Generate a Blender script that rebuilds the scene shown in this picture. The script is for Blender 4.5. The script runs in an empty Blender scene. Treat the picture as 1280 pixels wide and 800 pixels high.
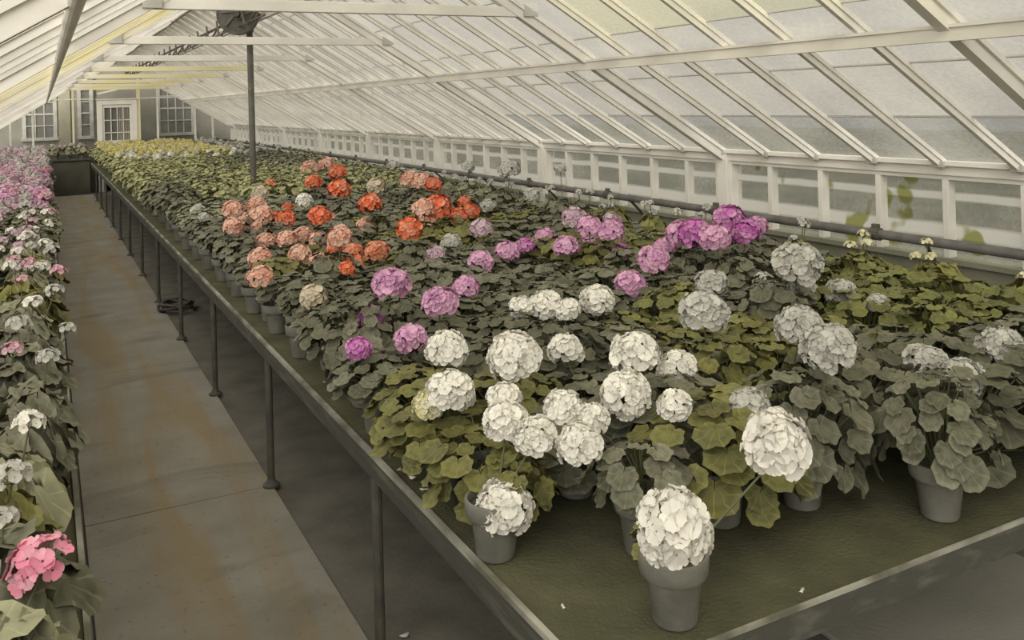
import bpy, math, random
from mathutils import Vector, Matrix, Euler
random.seed(7)
PI = math.pi
R = math.radians
S = bpy.context.scene
C = S.collection

# ------------------------------------------------------------ camera, sky, sun
# world: X to the right across the house, Y along it, Z up; metres; the path starts under the camera
cam_d = bpy.data.cameras.new('camera')
cam = bpy.data.objects.new('camera', cam_d); C.objects.link(cam)
S.camera = cam
CAM_Z = 2.04
cam_d.sensor_width = 36
cam_d.lens = 36 * 1118 / 1280
cam_d.clip_start = .05
YAW, ROLL = R(27.66), R(1.55)
cam.rotation_mode = 'XYZ'
m = Matrix.Rotation(-YAW, 4, 'Z') @ Matrix.Rotation(R(90), 4, 'X') @ Matrix.Rotation(-ROLL, 4, 'Z')
cam.matrix_world = Matrix.Translation((0, 0, CAM_Z)) @ m
# the plate camera stands level with a dropped front: the horizon lies high in the frame
cam_d.shift_x = 0.0
cam_d.shift_y = -(400 - 126) / 1280

W = bpy.data.worlds.new('sky'); S.world = W; W.use_nodes = True
nt = W.node_tree; nt.nodes.clear()
out = nt.nodes.new('ShaderNodeOutputWorld'); bg = nt.nodes.new('ShaderNodeBackground')
tc = nt.nodes.new('ShaderNodeTexCoord'); sep = nt.nodes.new('ShaderNodeSeparateXYZ'); rmp = nt.nodes.new('ShaderNodeValToRGB')
nt.links.new(tc.outputs['Generated'], sep.inputs[0]); nt.links.new(sep.outputs['Z'], rmp.inputs[0])
rmp.color_ramp.elements[0].position = 0.0; rmp.color_ramp.elements[0].color = (.22, .215, .20, 1)
rmp.color_ramp.elements[1].position = .8; rmp.color_ramp.elements[1].color = (.95, .92, .80, 1)
e = rmp.color_ramp.elements.new(.22); e.color = (.66, .64, .60, 1)
nt.links.new(rmp.outputs[0], bg.inputs[0]); nt.links.new(bg.outputs[0], out.inputs[0])
bg.inputs[1].default_value = 1.0

sun_d = bpy.data.lights.new('hazy_sun', 'SUN'); sun_d.energy = 5.4; sun_d.angle = R(55); sun_d.color = (1, .965, .90)
sun = bpy.data.objects.new('hazy_sun', sun_d); C.objects.link(sun)
sun.rotation_euler = Vector((-.55, -.66, .40)).to_track_quat('Z', 'Y').to_euler()
sun.location = (-3, -6, 9)

S.view_settings.view_transform = 'Standard'
try: S.view_settings.look = 'None'
except Exception: pass
S.view_settings.gamma = 1.0
S.view_settings.use_curve_mapping = False
S.view_settings.exposure = 0.16
S.cycles.use_denoising = True
S.cycles.max_bounces = 8
S.cycles.diffuse_bounces = 4
S.cycles.transparent_max_bounces = 24
S.cycles.caustics_reflective = False
S.cycles.caustics_refractive = False
S.cycles.sample_clamp_indirect = 6

# ------------------------------------------------------------ helpers
class MB:
    def __init__(self): self.v = []; self.f = []; self.m = []; self.uv = []; self.has_uv = False
    def face(self, idx, mi=0): self.f.append(idx); self.m.append(mi)
    def box(self, x0, x1, y0, y1, z0, z1, mi=0):
        b = len(self.v)
        self.v += [(x0,y0,z0),(x1,y0,z0),(x1,y1,z0),(x0,y1,z0),(x0,y0,z1),(x1,y0,z1),(x1,y1,z1),(x0,y1,z1)]
        for q in ((0,3,2,1),(4,5,6,7),(0,1,5,4),(1,2,6,5),(2,3,7,6),(3,0,4,7)): self.face(tuple(b+i for i in q), mi)
        return self
    def beam(self, p, q, w, h, up=(0,0,1), mi=0):
        """square bar from p to q, width w across, height h along up"""
        p, q, up = Vector(p), Vector(q), Vector(up)
        d = (q-p).normalized(); s = d.cross(up).normalized(); u = s.cross(d).normalized()
        b = len(self.v)
        for c in (p, q):
            for a1, a2 in ((-1,-1),(1,-1),(1,1),(-1,1)): self.v.append(tuple(c + s*(a1*w/2) + u*(a2*h/2)))
        for k in ((0,1,2,3),(7,6,5,4),(0,4,5,1),(1,5,6,2),(2,6,7,3),(3,7,4,0)): self.face(tuple(b+i for i in k), mi)
        return self
    def tube(self, pts, rad, n=8, mi=0, cap=True):
        pts = [Vector(p) for p in pts]; b = len(self.v)
        rads = rad if isinstance(rad, (list, tuple)) else [rad]*len(pts)
        ref = None
        for i, p in enumerate(pts):
            d = (pts[min(i+1, len(pts)-1)] - pts[max(i-1, 0)]).normalized()
            if ref is None: ref = Vector((0,0,1)) if abs(d.z) < .9 else Vector((1,0,0))
            s = d.cross(ref).normalized(); u = s.cross(d)
            ref = u if abs(u.dot(d)) < .5 else ref
            for k in range(n):
                a = 2*PI*k/n; self.v.append(tuple(p + (s*math.cos(a) + u*math.sin(a))*rads[i]))
        for i in range(len(pts)-1):
            for k in range(n):
                k2 = (k+1) % n
                self.face((b+i*n+k, b+i*n+k2, b+(i+1)*n+k2, b+(i+1)*n+k), mi)
        if cap:
            self.face(tuple(b+k for k in range(n))[::-1], mi); e = b+(len(pts)-1)*n
            self.face(tuple(e+k for k in range(n)), mi)
        return self
    def lathe(self, prof, n=24, mi=0, c=(0,0,0), axis='Z'):
        b = len(self.v)
        for r, z in prof:
            for k in range(n):
                a = 2*PI*k/n; x, y = r*math.cos(a), r*math.sin(a)
                p = (x, y, z) if axis == 'Z' else ((x, z, y) if axis == 'Y' else (z, x, y))
                self.v.append((p[0]+c[0], p[1]+c[1], p[2]+c[2]))
        for i in range(len(prof)-1):
            for k in range(n):
                k2 = (k+1) % n; self.face((b+i*n+k, b+i*n+k2, b+(i+1)*n+k2, b+(i+1)*n+k), mi)
        return self
    def mesh(self, name, mats, smooth=False):
        me = bpy.data.meshes.new(name); me.from_pydata(self.v, [], self.f)
        for mm in (mats if isinstance(mats, (list, tuple)) else [mats]): me.materials.append(mm)
        if any(self.m): me.polygons.foreach_set('material_index', self.m)
        if smooth: me.polygons.foreach_set('use_smooth', [True]*len(self.f))
        if self.has_uv:
            lay = me.uv_layers.new(name='UVMap')
            co = []
            for f in self.f:
                for i in f: co += list(self.uv[i])
            lay.data.foreach_set('uv', co)
        me.update()
        return me
    def build(self, name, mats, parent=None, smooth=False, bevel=0):
        return put(name, self.mesh(name, mats, smooth), parent, bevel)

def put(name, me, parent=None, bevel=0):
    o = bpy.data.objects.new(name, me); C.objects.link(o)
    if parent: o.parent = parent
    if bevel:
        bm_ = o.modifiers.new('bevel', 'BEVEL'); bm_.width = bevel; bm_.segments = 2; bm_.limit_method = 'ANGLE'
    return o
def tag(o, label=None, cat=None, group=None, kind=None):
    if label: o['label'] = label
    if cat: o['category'] = cat
    if group: o['group'] = group
    if kind: o['kind'] = kind
    return o
def empty(name, loc=(0,0,0), rz=0):
    o = bpy.data.objects.new(name, None); C.objects.link(o); o.location = loc; o.rotation_euler = (0,0,rz)
    o.empty_display_size = .05
    return o
def struct(o): o['kind'] = 'structure'; return o

# ------------------------------------------------------------ materials
def mat(name, col, rough=.7, noise=None, nscale=8, vec='Object', stretch=None, island=0, bump=0, bscale=60, spec=.3, detail=4, ramp=(.35,.65)):
    M = bpy.data.materials.new(name); M.use_nodes = True; t = M.node_tree
    P = t.nodes['Principled BSDF']; P.inputs['Roughness'].default_value = rough
    P.inputs['Specular IOR Level'].default_value = spec
    P.inputs['Base Color'].default_value = (*col, 1)
    L = t.links; co = None
    if noise or bump:
        tx = t.nodes.new('ShaderNodeTexCoord'); src = tx.outputs[vec]
        if stretch:
            mp = t.nodes.new('ShaderNodeMapping'); mp.inputs['Scale'].default_value = stretch
            L.new(src, mp.inputs[0]); src = mp.outputs[0]
    cur = None
    if noise:
        n = t.nodes.new('ShaderNodeTexNoise'); n.inputs['Scale'].default_value = nscale; n.inputs['Detail'].default_value = detail
        L.new(src, n.inputs['Vector'])
        r = t.nodes.new('ShaderNodeValToRGB'); r.color_ramp.elements[0].position = ramp[0]; r.color_ramp.elements[1].position = ramp[1]
        r.color_ramp.elements[0].color = (*col, 1); r.color_ramp.elements[1].color = (*noise, 1)
        L.new(n.outputs['Fac'], r.inputs[0]); cur = r.outputs[0]
    if island:
        g = t.nodes.new('ShaderNodeNewGeometry'); mr = t.nodes.new('ShaderNodeMapRange')
        mr.inputs['To Min'].default_value = 1-island; mr.inputs['To Max'].default_value = 1+island
        L.new(g.outputs['Random Per Island'], mr.inputs['Value'])
        vm = t.nodes.new('ShaderNodeVectorMath'); vm.operation = 'SCALE'
        if cur: L.new(cur, vm.inputs[0])
        else: vm.inputs[0].default_value = col
        L.new(mr.outputs[0], vm.inputs['Scale']); cur = vm.outputs[0]
    if cur: L.new(cur, P.inputs['Base Color'])
    if bump:
        n2 = t.nodes.new('ShaderNodeTexNoise'); n2.inputs['Scale'].default_value = bscale; n2.inputs['Detail'].default_value = 3
        L.new(src, n2.inputs['Vector']); b = t.nodes.new('ShaderNodeBump'); b.inputs['Strength'].default_value = bump
        b.inputs['Distance'].default_value = .01
        L.new(n2.outputs['Fac'], b.inputs['Height']); L.new(b.outputs[0], P.inputs['Normal'])
    return M

def leaf_mat(name, col, col2, zone=(.5,.5,.5), rough=.6):
    """leaf: random tone per leaf, a darker ring zone and pale veins read from the leaf's own UV (angle, radius)"""
    M = mat(name, col, rough, noise=col2, nscale=9, island=.28, spec=.25, ramp=(.38,.62)); t = M.node_tree; L = t.links
    P = t.nodes['Principled BSDF']; src = P.inputs['Base Color'].links[0].from_socket
    uv = t.nodes.new('ShaderNodeUVMap'); sp = t.nodes.new('ShaderNodeSeparateXYZ'); L.new(uv.outputs[0], sp.inputs[0])
    r = t.nodes.new('ShaderNodeValToRGB'); cr = r.color_ramp
    cr.elements[0].position = .0; cr.elements[0].color = (1,1,1,1); cr.elements[1].position = 1; cr.elements[1].color = (1.0,1.0,1.0,1)
    for p_, c_ in ((.40,(1,1,1)),(.55,zone),(.68,zone),(.8,(1,1,1))):
        e_ = cr.elements.new(p_); e_.color = (*c_, 1)
    L.new(sp.outputs[1], r.inputs[0])
    mx = t.nodes.new('ShaderNodeMix'); mx.data_type = 'RGBA'; mx.blend_type = 'MULTIPLY'; mx.inputs[0].default_value = 1
    L.new(src, mx.inputs[6]); L.new(r.outputs[0], mx.inputs[7])
    # veins
    ml = t.nodes.new('ShaderNodeMath'); ml.operation = 'MULTIPLY'; ml.inputs[1].default_value = 2*PI*8; L.new(sp.outputs[0], ml.inputs[0])
    cs = t.nodes.new('ShaderNodeMath'); cs.operation = 'COSINE'; L.new(ml.outputs[0], cs.inputs[0])
    vr = t.nodes.new('ShaderNodeMapRange'); vr.inputs['From Min'].default_value = .9; vr.inputs['From Max'].default_value = 1.0
    vr.inputs['To Min'].default_value = 0; vr.inputs['To Max'].default_value = .35; L.new(cs.outputs[0], vr.inputs[0])
    m2 = t.nodes.new('ShaderNodeMix'); m2.data_type = 'RGBA'; m2.inputs[7].default_value = (min(col[0]*1.9,1), min(col[1]*1.8,1), min(col[2]*1.9,1), 1)
    L.new(vr.outputs[0], m2.inputs[0]); L.new(mx.outputs[2], m2.inputs[6]); L.new(m2.outputs[2], P.inputs['Base Color'])
    P.inputs['Subsurface Weight'].default_value = 0
    return M

white_paint = mat('white_paint', (.82,.79,.73), .55, noise=(.70,.675,.62), nscale=3, bump=.15, bscale=30)
yellow_paint = mat('yellowed_paint', (.78,.70,.36), .55, noise=(.76,.71,.56), nscale=2.0, stretch=(1,.4,1))
grey_paint = mat('weathered_paint', (.52,.50,.45), .6, noise=(.38,.37,.33), nscale=5)
iron = mat('dark_iron', (.085,.082,.07), .6, noise=(.13,.12,.10), nscale=14, spec=.3)
iron_pale = mat('galvanised_pipe', (.16,.15,.14), .5, noise=(.10,.095,.09), nscale=10)
concrete = None
def path_mat():
    M = bpy.data.materials.new('path_concrete'); M.use_nodes = True; t = M.node_tree; L = t.links; P = t.nodes['Principled BSDF']
    P.inputs['Roughness'].default_value = .8; P.inputs['Specular IOR Level'].default_value = .2
    tx = t.nodes.new('ShaderNodeTexCoord')
    def noise(scale, st, det=4, dist=0):
        mp = t.nodes.new('ShaderNodeMapping'); mp.inputs['Scale'].default_value = st; L.new(tx.outputs['Object'], mp.inputs[0])
        n = t.nodes.new('ShaderNodeTexNoise'); n.inputs['Scale'].default_value = scale; n.inputs['Detail'].default_value = det
        n.inputs['Distortion'].default_value = dist
        L.new(mp.outputs[0], n.inputs[0]); return n.outputs['Fac']
    def mix(fac, a, b, lo, hi, amt=1):
        mr = t.nodes.new('ShaderNodeMapRange'); mr.inputs['From Min'].default_value = lo; mr.inputs['From Max'].default_value = hi
        mr.inputs['To Max'].default_value = amt; L.new(fac, mr.inputs[0])
        mx = t.nodes.new('ShaderNodeMix'); mx.data_type = 'RGBA'; L.new(mr.outputs[0], mx.inputs[0])
        if isinstance(a, tuple): mx.inputs[6].default_value = (*a, 1)
        else: L.new(a, mx.inputs[6])
        mx.inputs[7].default_value = (*b, 1); return mx.outputs[2]
    c = mix(noise(2.2, (1,1,1)), (.29,.27,.225), (.36,.34,.295), .35, .65)
    c = mix(noise(1.6, (2.6,.22,1), 5, .6), c, (.33,.245,.13), .44, .62, .66)     # rust-brown streaks that run along the path
    c = mix(noise(1.0, (.8,1.6,1), 5, 1), c, (.17,.155,.12), .58, .72, .7)         # damp patches
    c = mix(noise(40, (1,1,1), 2), c, (.13,.12,.10), .62, .75, .5)
    L.new(c, P.inputs['Base Color'])
    return M
concrete = path_mat()
slab_mat = mat('slab_concrete', (.44,.42,.375), .8, noise=(.38,.365,.32), nscale=3, bump=.2, bscale=50)
earth = mat('dark_earth_floor', (.15,.142,.122), .95, noise=(.21,.20,.17), nscale=4, bump=.4, bscale=40, spec=.1)
ash = mat('bench_ash', (.088,.086,.054), .95, noise=(.13,.125,.075), nscale=5, bump=.5, bscale=90, spec=.1)
edge_mat = mat('bench_edge', (.085,.082,.07), .75, noise=(.15,.147,.128), nscale=9, stretch=(1,.35,3), bump=.2, spec=.2, ramp=(.5,.75))
knee = mat('knee_wall', (.235,.245,.17), .85, noise=(.30,.29,.23), nscale=2.5)
pot_mat = mat('clay_pot', (.165,.16,.138), .85, noise=(.225,.22,.19), nscale=13, bump=.2, spec=.15)
soil_mat = mat('potting_soil', (.075,.07,.055), 1, noise=(.12,.11,.08), nscale=60, bump=.8, spec=.05)
stem_mat = mat('stem_green', (.13,.14,.075), .7)
stone = mat('headhouse_wall', (.20,.19,.165), .9, noise=(.27,.255,.215), nscale=1.6, bump=.2)
dark_glass = mat('dark_window_glass', (.11,.11,.10), .35, noise=(.16,.155,.145), nscale=2)
curtain_mat = mat('pale_curtain', (.36,.34,.29), .9, noise=(.28,.265,.22), nscale=14, stretch=(1,1,.1))
panel_mat = mat('dark_boards', (.085,.083,.065), .85, noise=(.12,.115,.09), nscale=3)
outside_mat = mat('outside_ground', (.055,.057,.040), .95, noise=(.085,.083,.06), nscale=.8)
outside_pale = mat('outside_cold_frames', (.62,.60,.56), .8, noise=(.5,.48,.44), nscale=2)

def glass_mat(name, wash, cover, tint=(.9,.9,.88), band=None, stain=None):
    """old greenhouse glass: a clear share and a whitewashed share that scatters daylight through"""
    M = bpy.data.materials.new(name); M.use_nodes = True; t = M.node_tree; t.nodes.clear(); L = t.links
    o = t.nodes.new('ShaderNodeOutputMaterial'); tr = t.nodes.new('ShaderNodeBsdfTransparent'); tr.inputs[0].default_value = (*tint, 1)
    tl = t.nodes.new('ShaderNodeBsdfTranslucent'); df = t.nodes.new('ShaderNodeBsdfDiffuse')
    tx = t.nodes.new('ShaderNodeTexCoord')
    n = t.nodes.new('ShaderNodeTexNoise'); n.inputs['Scale'].default_value = 1.7; n.inputs['Detail'].default_value = 6; L.new(tx.outputs['Object'], n.inputs[0])
    n3 = t.nodes.new('ShaderNodeTexNoise'); n3.inputs['Scale'].default_value = 45; n3.inputs['Detail'].default_value = 2; L.new(tx.outputs['Object'], n3.inputs[0])
    ad = t.nodes.new('ShaderNodeMath'); ad.operation = 'MULTIPLY_ADD'; ad.inputs[1].default_value = .45; L.new(n3.outputs['Fac'], ad.inputs[0]); L.new(n.outputs['Fac'], ad.inputs[2])
    mr = t.nodes.new('ShaderNodeMapRange'); mr.inputs['From Min'].default_value = .5; mr.inputs['From Max'].default_value = .95
    mr.inputs['To Min'].default_value = cover-.18; mr.inputs['To Max'].default_value = cover+.18; L.new(ad.outputs[0], mr.inputs[0])
    fac = mr.outputs[0]
    colsock = None
    if band:
        sp = t.nodes.new('ShaderNodeSeparateXYZ'); L.new(tx.outputs['Object'], sp.inputs[0])
        for zc, hw, amt in band:                      # lime scale and condensation along each lapped joint
            nz = t.nodes.new('ShaderNodeMath'); nz.operation = 'MULTIPLY_ADD'; nz.inputs[1].default_value = .03; L.new(n.outputs['Fac'], nz.inputs[0]); L.new(sp.outputs['Z'], nz.inputs[2])
            s = t.nodes.new('ShaderNodeMath'); s.operation = 'SUBTRACT'; s.inputs[1].default_value = zc+.015; L.new(nz.outputs[0], s.inputs[0])
            a = t.nodes.new('ShaderNodeMath'); a.operation = 'ABSOLUTE'; L.new(s.outputs[0], a.inputs[0])
            q = t.nodes.new('ShaderNodeMapRange'); q.interpolation_type = 'SMOOTHSTEP'; q.inputs['From Min'].default_value = hw*.4; q.inputs['From Max'].default_value = hw
            q.inputs['To Min'].default_value = amt; q.inputs['To Max'].default_value = 0; L.new(a.outputs[0], q.inputs[0])
            mx = t.nodes.new('ShaderNodeMath'); mx.operation = 'MAXIMUM'; L.new(fac, mx.inputs[0]); L.new(q.outputs[0], mx.inputs[1]); fac = mx.outputs[0]
    if stain:
        n2 = t.nodes.new('ShaderNodeTexNoise'); n2.inputs['Scale'].default_value = 3.4; n2.inputs['Detail'].default_value = 2; L.new(tx.outputs['Object'], n2.inputs[0])
        q = t.nodes.new('ShaderNodeMapRange'); q.inputs['From Min'].default_value = .57; q.inputs['From Max'].default_value = .61; q.inputs['To Max'].default_value = .85; L.new(n2.outputs['Fac'], q.inputs[0])
        cm = t.nodes.new('ShaderNodeMix'); cm.data_type = 'RGBA'; L.new(q.outputs[0], cm.inputs[0]); cm.inputs[6].default_value = (*wash, 1); cm.inputs[7].default_value = (*stain, 1)
        colsock = cm.outputs[2]
        c2 = t.nodes.new('ShaderNodeMix'); c2.data_type = 'RGBA'; L.new(q.outputs[0], c2.inputs[0]); c2.inputs[6].default_value = (*tint, 1); c2.inputs[7].default_value = (stain[0]*1.5, stain[1]*1.5, stain[2]*2, 1)
        L.new(c2.outputs[2], tr.inputs[0])
    for b in (tl, df):
        if colsock: L.new(colsock, b.inputs[0])
        else: b.inputs[0].default_value = (*wash, 1)
    m1 = t.nodes.new('ShaderNodeMixShader'); m1.inputs[0].default_value = .35; L.new(tl.outputs[0], m1.inputs[1]); L.new(df.outputs[0], m1.inputs[2])
    m2 = t.nodes.new('ShaderNodeMixShader'); L.new(fac, m2.inputs[0]); L.new(tr.outputs[0], m2.inputs[1]); L.new(m1.outputs[0], m2.inputs[2])
    L.new(m2.outputs[0], o.inputs[0])
    return M
roof_glass = glass_mat('roof_glass', (.86,.83,.775), .62)
roof_glass_low = glass_mat('roof_glass_clearer', (.80,.78,.73), .36)
roof_glass_warm = glass_mat('roof_glass_yellowed', (.98,.95,.70), .42, tint=(1.0,.985,.80))
BANDS = ((1.43,.034,1.0),(1.23,.062,1.0))
side_glass = glass_mat('side_glass', (.92,.90,.84), .24, band=BANDS)
side_glass_stained = glass_mat('side_glass_algae', (.92,.90,.84), .24, band=BANDS, stain=(.34,.35,.06))
clear_glass = glass_mat('gable_glass', (.6,.6,.55), .18)

# ------------------------------------------------------------ the glasshouse itself
XW, XL, XR = 4.5, -1.20, 1.65        # right wall, left wall, ridge
ZE, SL = 1.63, .61                   # eave height, roof slope
ZR = ZE + SL*(XW-XR)
Y0, Y1 = -3.08, 25.1
BAY = 2.75
YK = [5.17+BAY*k for k in range(-3, 8)]
CA = math.cos(math.atan(SL)); SA = math.sin(math.atan(SL))
def rz_(X): return ZE + SL*(XW-X) if X >= XR else ZR - SL*(XR-X)

mb = MB(); mb.box(-30, 40, -20, 60, -.4, -.02); g = mb.build('ground', outside_mat); struct(g)
mb = MB(); mb.box(XL-.1, XW+.1, Y0, Y1+2, -.3, 0); fl = mb.build('floor', earth); struct(fl)
mb = MB()                               # the walk, cast in slabs with open joints
ys = [Y0, -.6, 2.1, 4.86, 7.6, 10.4, 13.2, 16.0, 18.8, 21.6, 24.35]
for a, b in zip(ys[:-1], ys[1:]): mb.box(.13, 1.04, a+.004, b-.004, 0, .02)
p = mb.build('path', concrete, bevel=.004); struct(p)
mb = MB(); mb.box(2.545, 3.69, Y0, 2.50, 0, .02); p = mb.build('path', slab_mat, bevel=.006); struct(p)
mb = MB(); mb.box(XL, 5.2, 26.02+.08, 26.4, 0, 5); hw = mb.build('wall_back', stone); struct(hw)

# knee walls
mb = MB(); mb.box(XW, XW+.12, Y0, Y1, 0, 1.06); kw = mb.build('wall_right', knee); struct(kw)
mb = MB(); mb.box(XW-.03, XW+.16, Y0, Y1, 1.06, 1.09); s_ = mb.build('sill', knee, kw)
mb = MB(); mb.box(XL-.12, XL, Y0, Y1, 0, 1.06); kl = mb.build('wall_left', knee); struct(kl)
mb = MB(); mb.box(XL-.16, XL+.03, Y0, Y1, 1.06, 1.09); mb.build('sill', grey_paint, kl)
# eave plates
for side, X in (('right', XW), ('left', XL)):
    mb = MB(); mb.box(X-.03, X+.09, Y0, Y1, ZE-.075, ZE-.005)
    sgn = 1 if side == 'right' else -1
    mb.box(X-.055 if sgn > 0 else X+.03, X-.03 if sgn > 0 else X+.055, Y0, Y1, ZE-.02, ZE+.012)
    struct(mb.build('trim_1' if side == 'right' else 'trim_2', white_paint, bevel=.004))
# side windows, one glazed sash per bay
wn = 0; pn = 4
for side, X in (('right', XW), ('left', XL)):
    for a in [YK[0]-BAY]+YK:
        b = min(a+BAY, Y1)
        if b-a < .3 or b < Y0: continue
        a = max(a, Y0)
        wn += 1
        x0, x1 = (X-.02, X+.07) if side == 'right' else (X-.07, X+.02)
        mb = MB(); mb.box(x0, x1, a+.055, a+.105, 1.09, ZE-.075); mb.box(x0, x1, b-.075, b-.055, 1.09, ZE-.075)
        mb.box(x0+.005, x1, a+.105, b-.075, ZE-.10, ZE-.075)
        w = mb.build(f'window_{wn}', white_paint, bevel=.003); struct(w)
        n = round((b-a)/(BAY/6))
        for k in range(1, n):
            y = a + (b-a)*k/n
            mb = MB(); mb.box(x0+.005, x1-.02, y-.019, y+.019, 1.09, ZE-.10); mb.build('muntin', white_paint, w, bevel=.003)
        xm = (x0+x1)/2 + (.02 if side == 'right' else -.02)
        mb = MB(); mb.v = [(xm, a+.08, 1.09), (xm, b-.06, 1.09), (xm, b-.06, ZE-.08), (xm, a+.08, ZE-.08)]; mb.face((0,1,2,3))
        mb.build('glass', side_glass_stained if (side == 'right' and a < 4) else side_glass, w)
    for y in YK:
        mb = MB(); x0, x1 = (X-.05, X+.10) if side == 'right' else (X-.10, X+.05)
        mb.box(x0, x1, y-.055, y+.055, 0, ZE-.02); pn += 1; struct(mb.build(f'trim_{pn}', white_paint, bevel=.006))

# the roof: one ceiling per slope, glass in lapped courses, bars and rafters as its parts
def slope_pt(X, off):                 # a point off metres inside the glass plane
    sg = 1 if X >= XR else -1
    return X - sg*SA*off, rz_(X) - CA*off
def side_x(side, d): return XR + (d if side == 'right' else -d)
def roof(side):
    sg = 1 if side == 'right' else -1
    W_ = XW-XR
    root = empty('ceiling_'+side, (0,0,0)); struct(root)
    courses = []
    d1 = W_; 
    while d1 > 0:
        d0 = max(0, d1-.442); courses.append((d0, d1)); d1 = d0
    def sheet(d0, d1, ya, yb, mat_, name='glass'):
        lap = .014
        Xa, Xb = side_x(side, max(0, d0-lap)), side_x(side, d1)
        mb = MB(); mb.v = [(Xa, ya, rz_(Xa)-.001), (Xa, yb, rz_(Xa)-.001), (Xb, yb, rz_(Xb)+.006), (Xb, ya, rz_(Xb)+.006)]; mb.face((0,1,2,3))
        mb.build(name, mat_, root)
    for d0, d1 in courses:
        if side == 'right' and d1 < 1.6:
            sheet(d0, d1, Y0, 4.7, roof_glass_warm); sheet(d0, d1, 4.7, Y1, roof_glass)
        elif side == 'right' and d1 > W_-.01: sheet(d0, d1, Y0, 7.9, roof_glass_low); sheet(d0, d1, 7.9, Y1, roof_glass)
        else: sheet(d0, d1, Y0, Y1, roof_glass)
    # putty line where two courses overlap
    for d0, d1 in courses[:-1]:
        X = side_x(side, d0); mb = MB(); x, z = slope_pt(X, .003)
        mb.beam((x, Y0, z), (x, Y1, z), .0045, .003, up=(sg*SA, 0, CA)); mb.build('lap_joint', grey_paint, root)
    up = (sg*SA, 0, CA)
    nb = int((Y1-Y0)/(BAY/6))+1
    for k in range(-18, 46):
        y = YK[3] + k*BAY/6
        if y < Y0 or y > Y1-.05: continue
        mt = yellow_paint if (side == 'left' and (5.3 < y < 8.2)) else white_paint
        xa, za = slope_pt(side_x(side, .02), 0); xb, zb = slope_pt(side_x(side, W_), 0)
        def off(x, z, o): return x - up[0]*o, z - up[2]*o
        mb = MB()
        if k % 6 == 0:
            p = off(xa, za, .045); q = off(xb, zb, .045)
            mb.beam((p[0], y, p[1]), (q[0], y, q[1]), .055, .085, up=up)
            p = off(xa, za, .02); q = off(xb, zb, .02)
            mb.beam((p[0], y, p[1]), (q[0], y, q[1]), .085, .025, up=up)
            mb.build('rafter', mt, root)
        else:
            p = off(xa, za, .012); q = off(xb, zb, .012)
            mb.beam((p[0], y, p[1]), (q[0], y, q[1]), .046, .022, up=up)
            p = off(xa, za, .036); q = off(xb, zb, .036)
            mb.beam((p[0], y, p[1]), (q[0], y, q[1]), .026, .034, up=up)
            mb.build('sash_bar', mt, root)
        # cast foot that holds the bar on the eave plate
        x, z = XW-.055 if side == 'right' else XL+.055, ZE+.01
        mb = MB(); mb.box(x-.02, x+.02, y-.035, y+.035, z-.035, z-.005); mb.box(x-.015, x+.015, y-.012, y+.012, z-.02, z+.025)
        mb.build('bar_foot', grey_paint, root)
    for X in ((3.34, 2.127) if side == 'right' else (.032,)):
        x, z = slope_pt(X, .085)
        mb = MB()
        if X < 1: mb.tube([(x, Y0, z), (x, Y1, z)], .021, 14)
        else: mb.beam((x, Y0, z), (x, Y1, z), .045, .060, up=(0,0,1)); mb.beam((x, Y0, z+.032), (x, Y1, z+.032), .066, .014, up=(0,0,1))
        mb.build('purlin', white_paint, root)
roof('right'); roof('left')
mb = MB(); mb.box(XR-.025, XR+.025, Y0, Y1, ZR-.09, ZR+.03); mb.box(XR-.08, XR+.08, Y0, Y1, ZR+.03, ZR+.05); struct(mb.build('ridge_beam', white_paint))

# tie beams across the house, one per bay
words_n = ['nearest', 'second nearest', 'third nearest', 'fourth nearest', 'fifth nearest', 'sixth nearest', 'seventh nearest', 'farthest']
TY = [y for y in YK if y > 5][:8]
for i, y in enumerate(TY):
    z = 2.62
    xa, xb = .53, XR+(ZR-z)/SL-.03
    yel = i >= 3
    t = empty('tie_beam', (0, y, z))
    mb = MB(); mb.beam((xa, 0, 0), (xb, 0, 0), .045, .066); mb.build('board', yellow_paint if yel else white_paint, t, bevel=.004)
    mb = MB()
    for xx, sgn in ((xa, 1), (xb, -1)): mb.box(xx-.05, xx+.05, -.045, -.023, -.03, .06)
    mb.build('end_plate', grey_paint, t)
    tag(t, f'{"yellowed" if yel else "white"} wooden tie beam across the roof, {words_n[i]} of the row' + (', just before the iron post' if i == 1 else ''), 'beam', 'tie beams across the roof')

# ------------------------------------------------------------ gable end and the head house behind it
gw = MB()
ge = empty('wall_end', (0, Y1, 0)); struct(ge)
def gable_top(X): return rz_(X) - .03
for X in (-.73, -.24, .66, 2.65, 3.58, 4.03):
    mb = MB(); mb.box(X-.024, X+.024, -.03, .03, 1.0, gable_top(X)); mb.build('glazing_bar', yellow_paint if X == .66 else white_paint, ge)
mb = MB(); mb.box(1.14, 1.20, -.04, .04, 0, gable_top(1.2)); mb.build('glazing_bar', iron_pale, ge)
mb = MB(); mb.box(2.15, 2.23, -.04, .04, 0, gable_top(2.2)); mb.build('glazing_bar', yellow_paint, ge)
mb = MB(); mb.box(XL, 1.14, -.02, .02, 2.36, 2.39); mb.build('transom', white_paint, ge)
mb = MB(); mb.box(2.23, XW-1.2, -.02, .02, 2.36, 2.39); mb.build('transom', white_paint, ge)
mb = MB(); mb.box(XL, XW, -.04, .04, 0, 1.0); mb.build('lower_boards', panel_mat, ge)
for sg in (1, -1):
    Xo = XW if sg > 0 else XL
    up = (sg*SA, 0, CA)
    mb = MB(); mb.beam((XR, 0, ZR-.05), (Xo, 0, ZE-.05), .05, .09, up=up); mb.build('rake_board', white_paint, ge)
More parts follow.
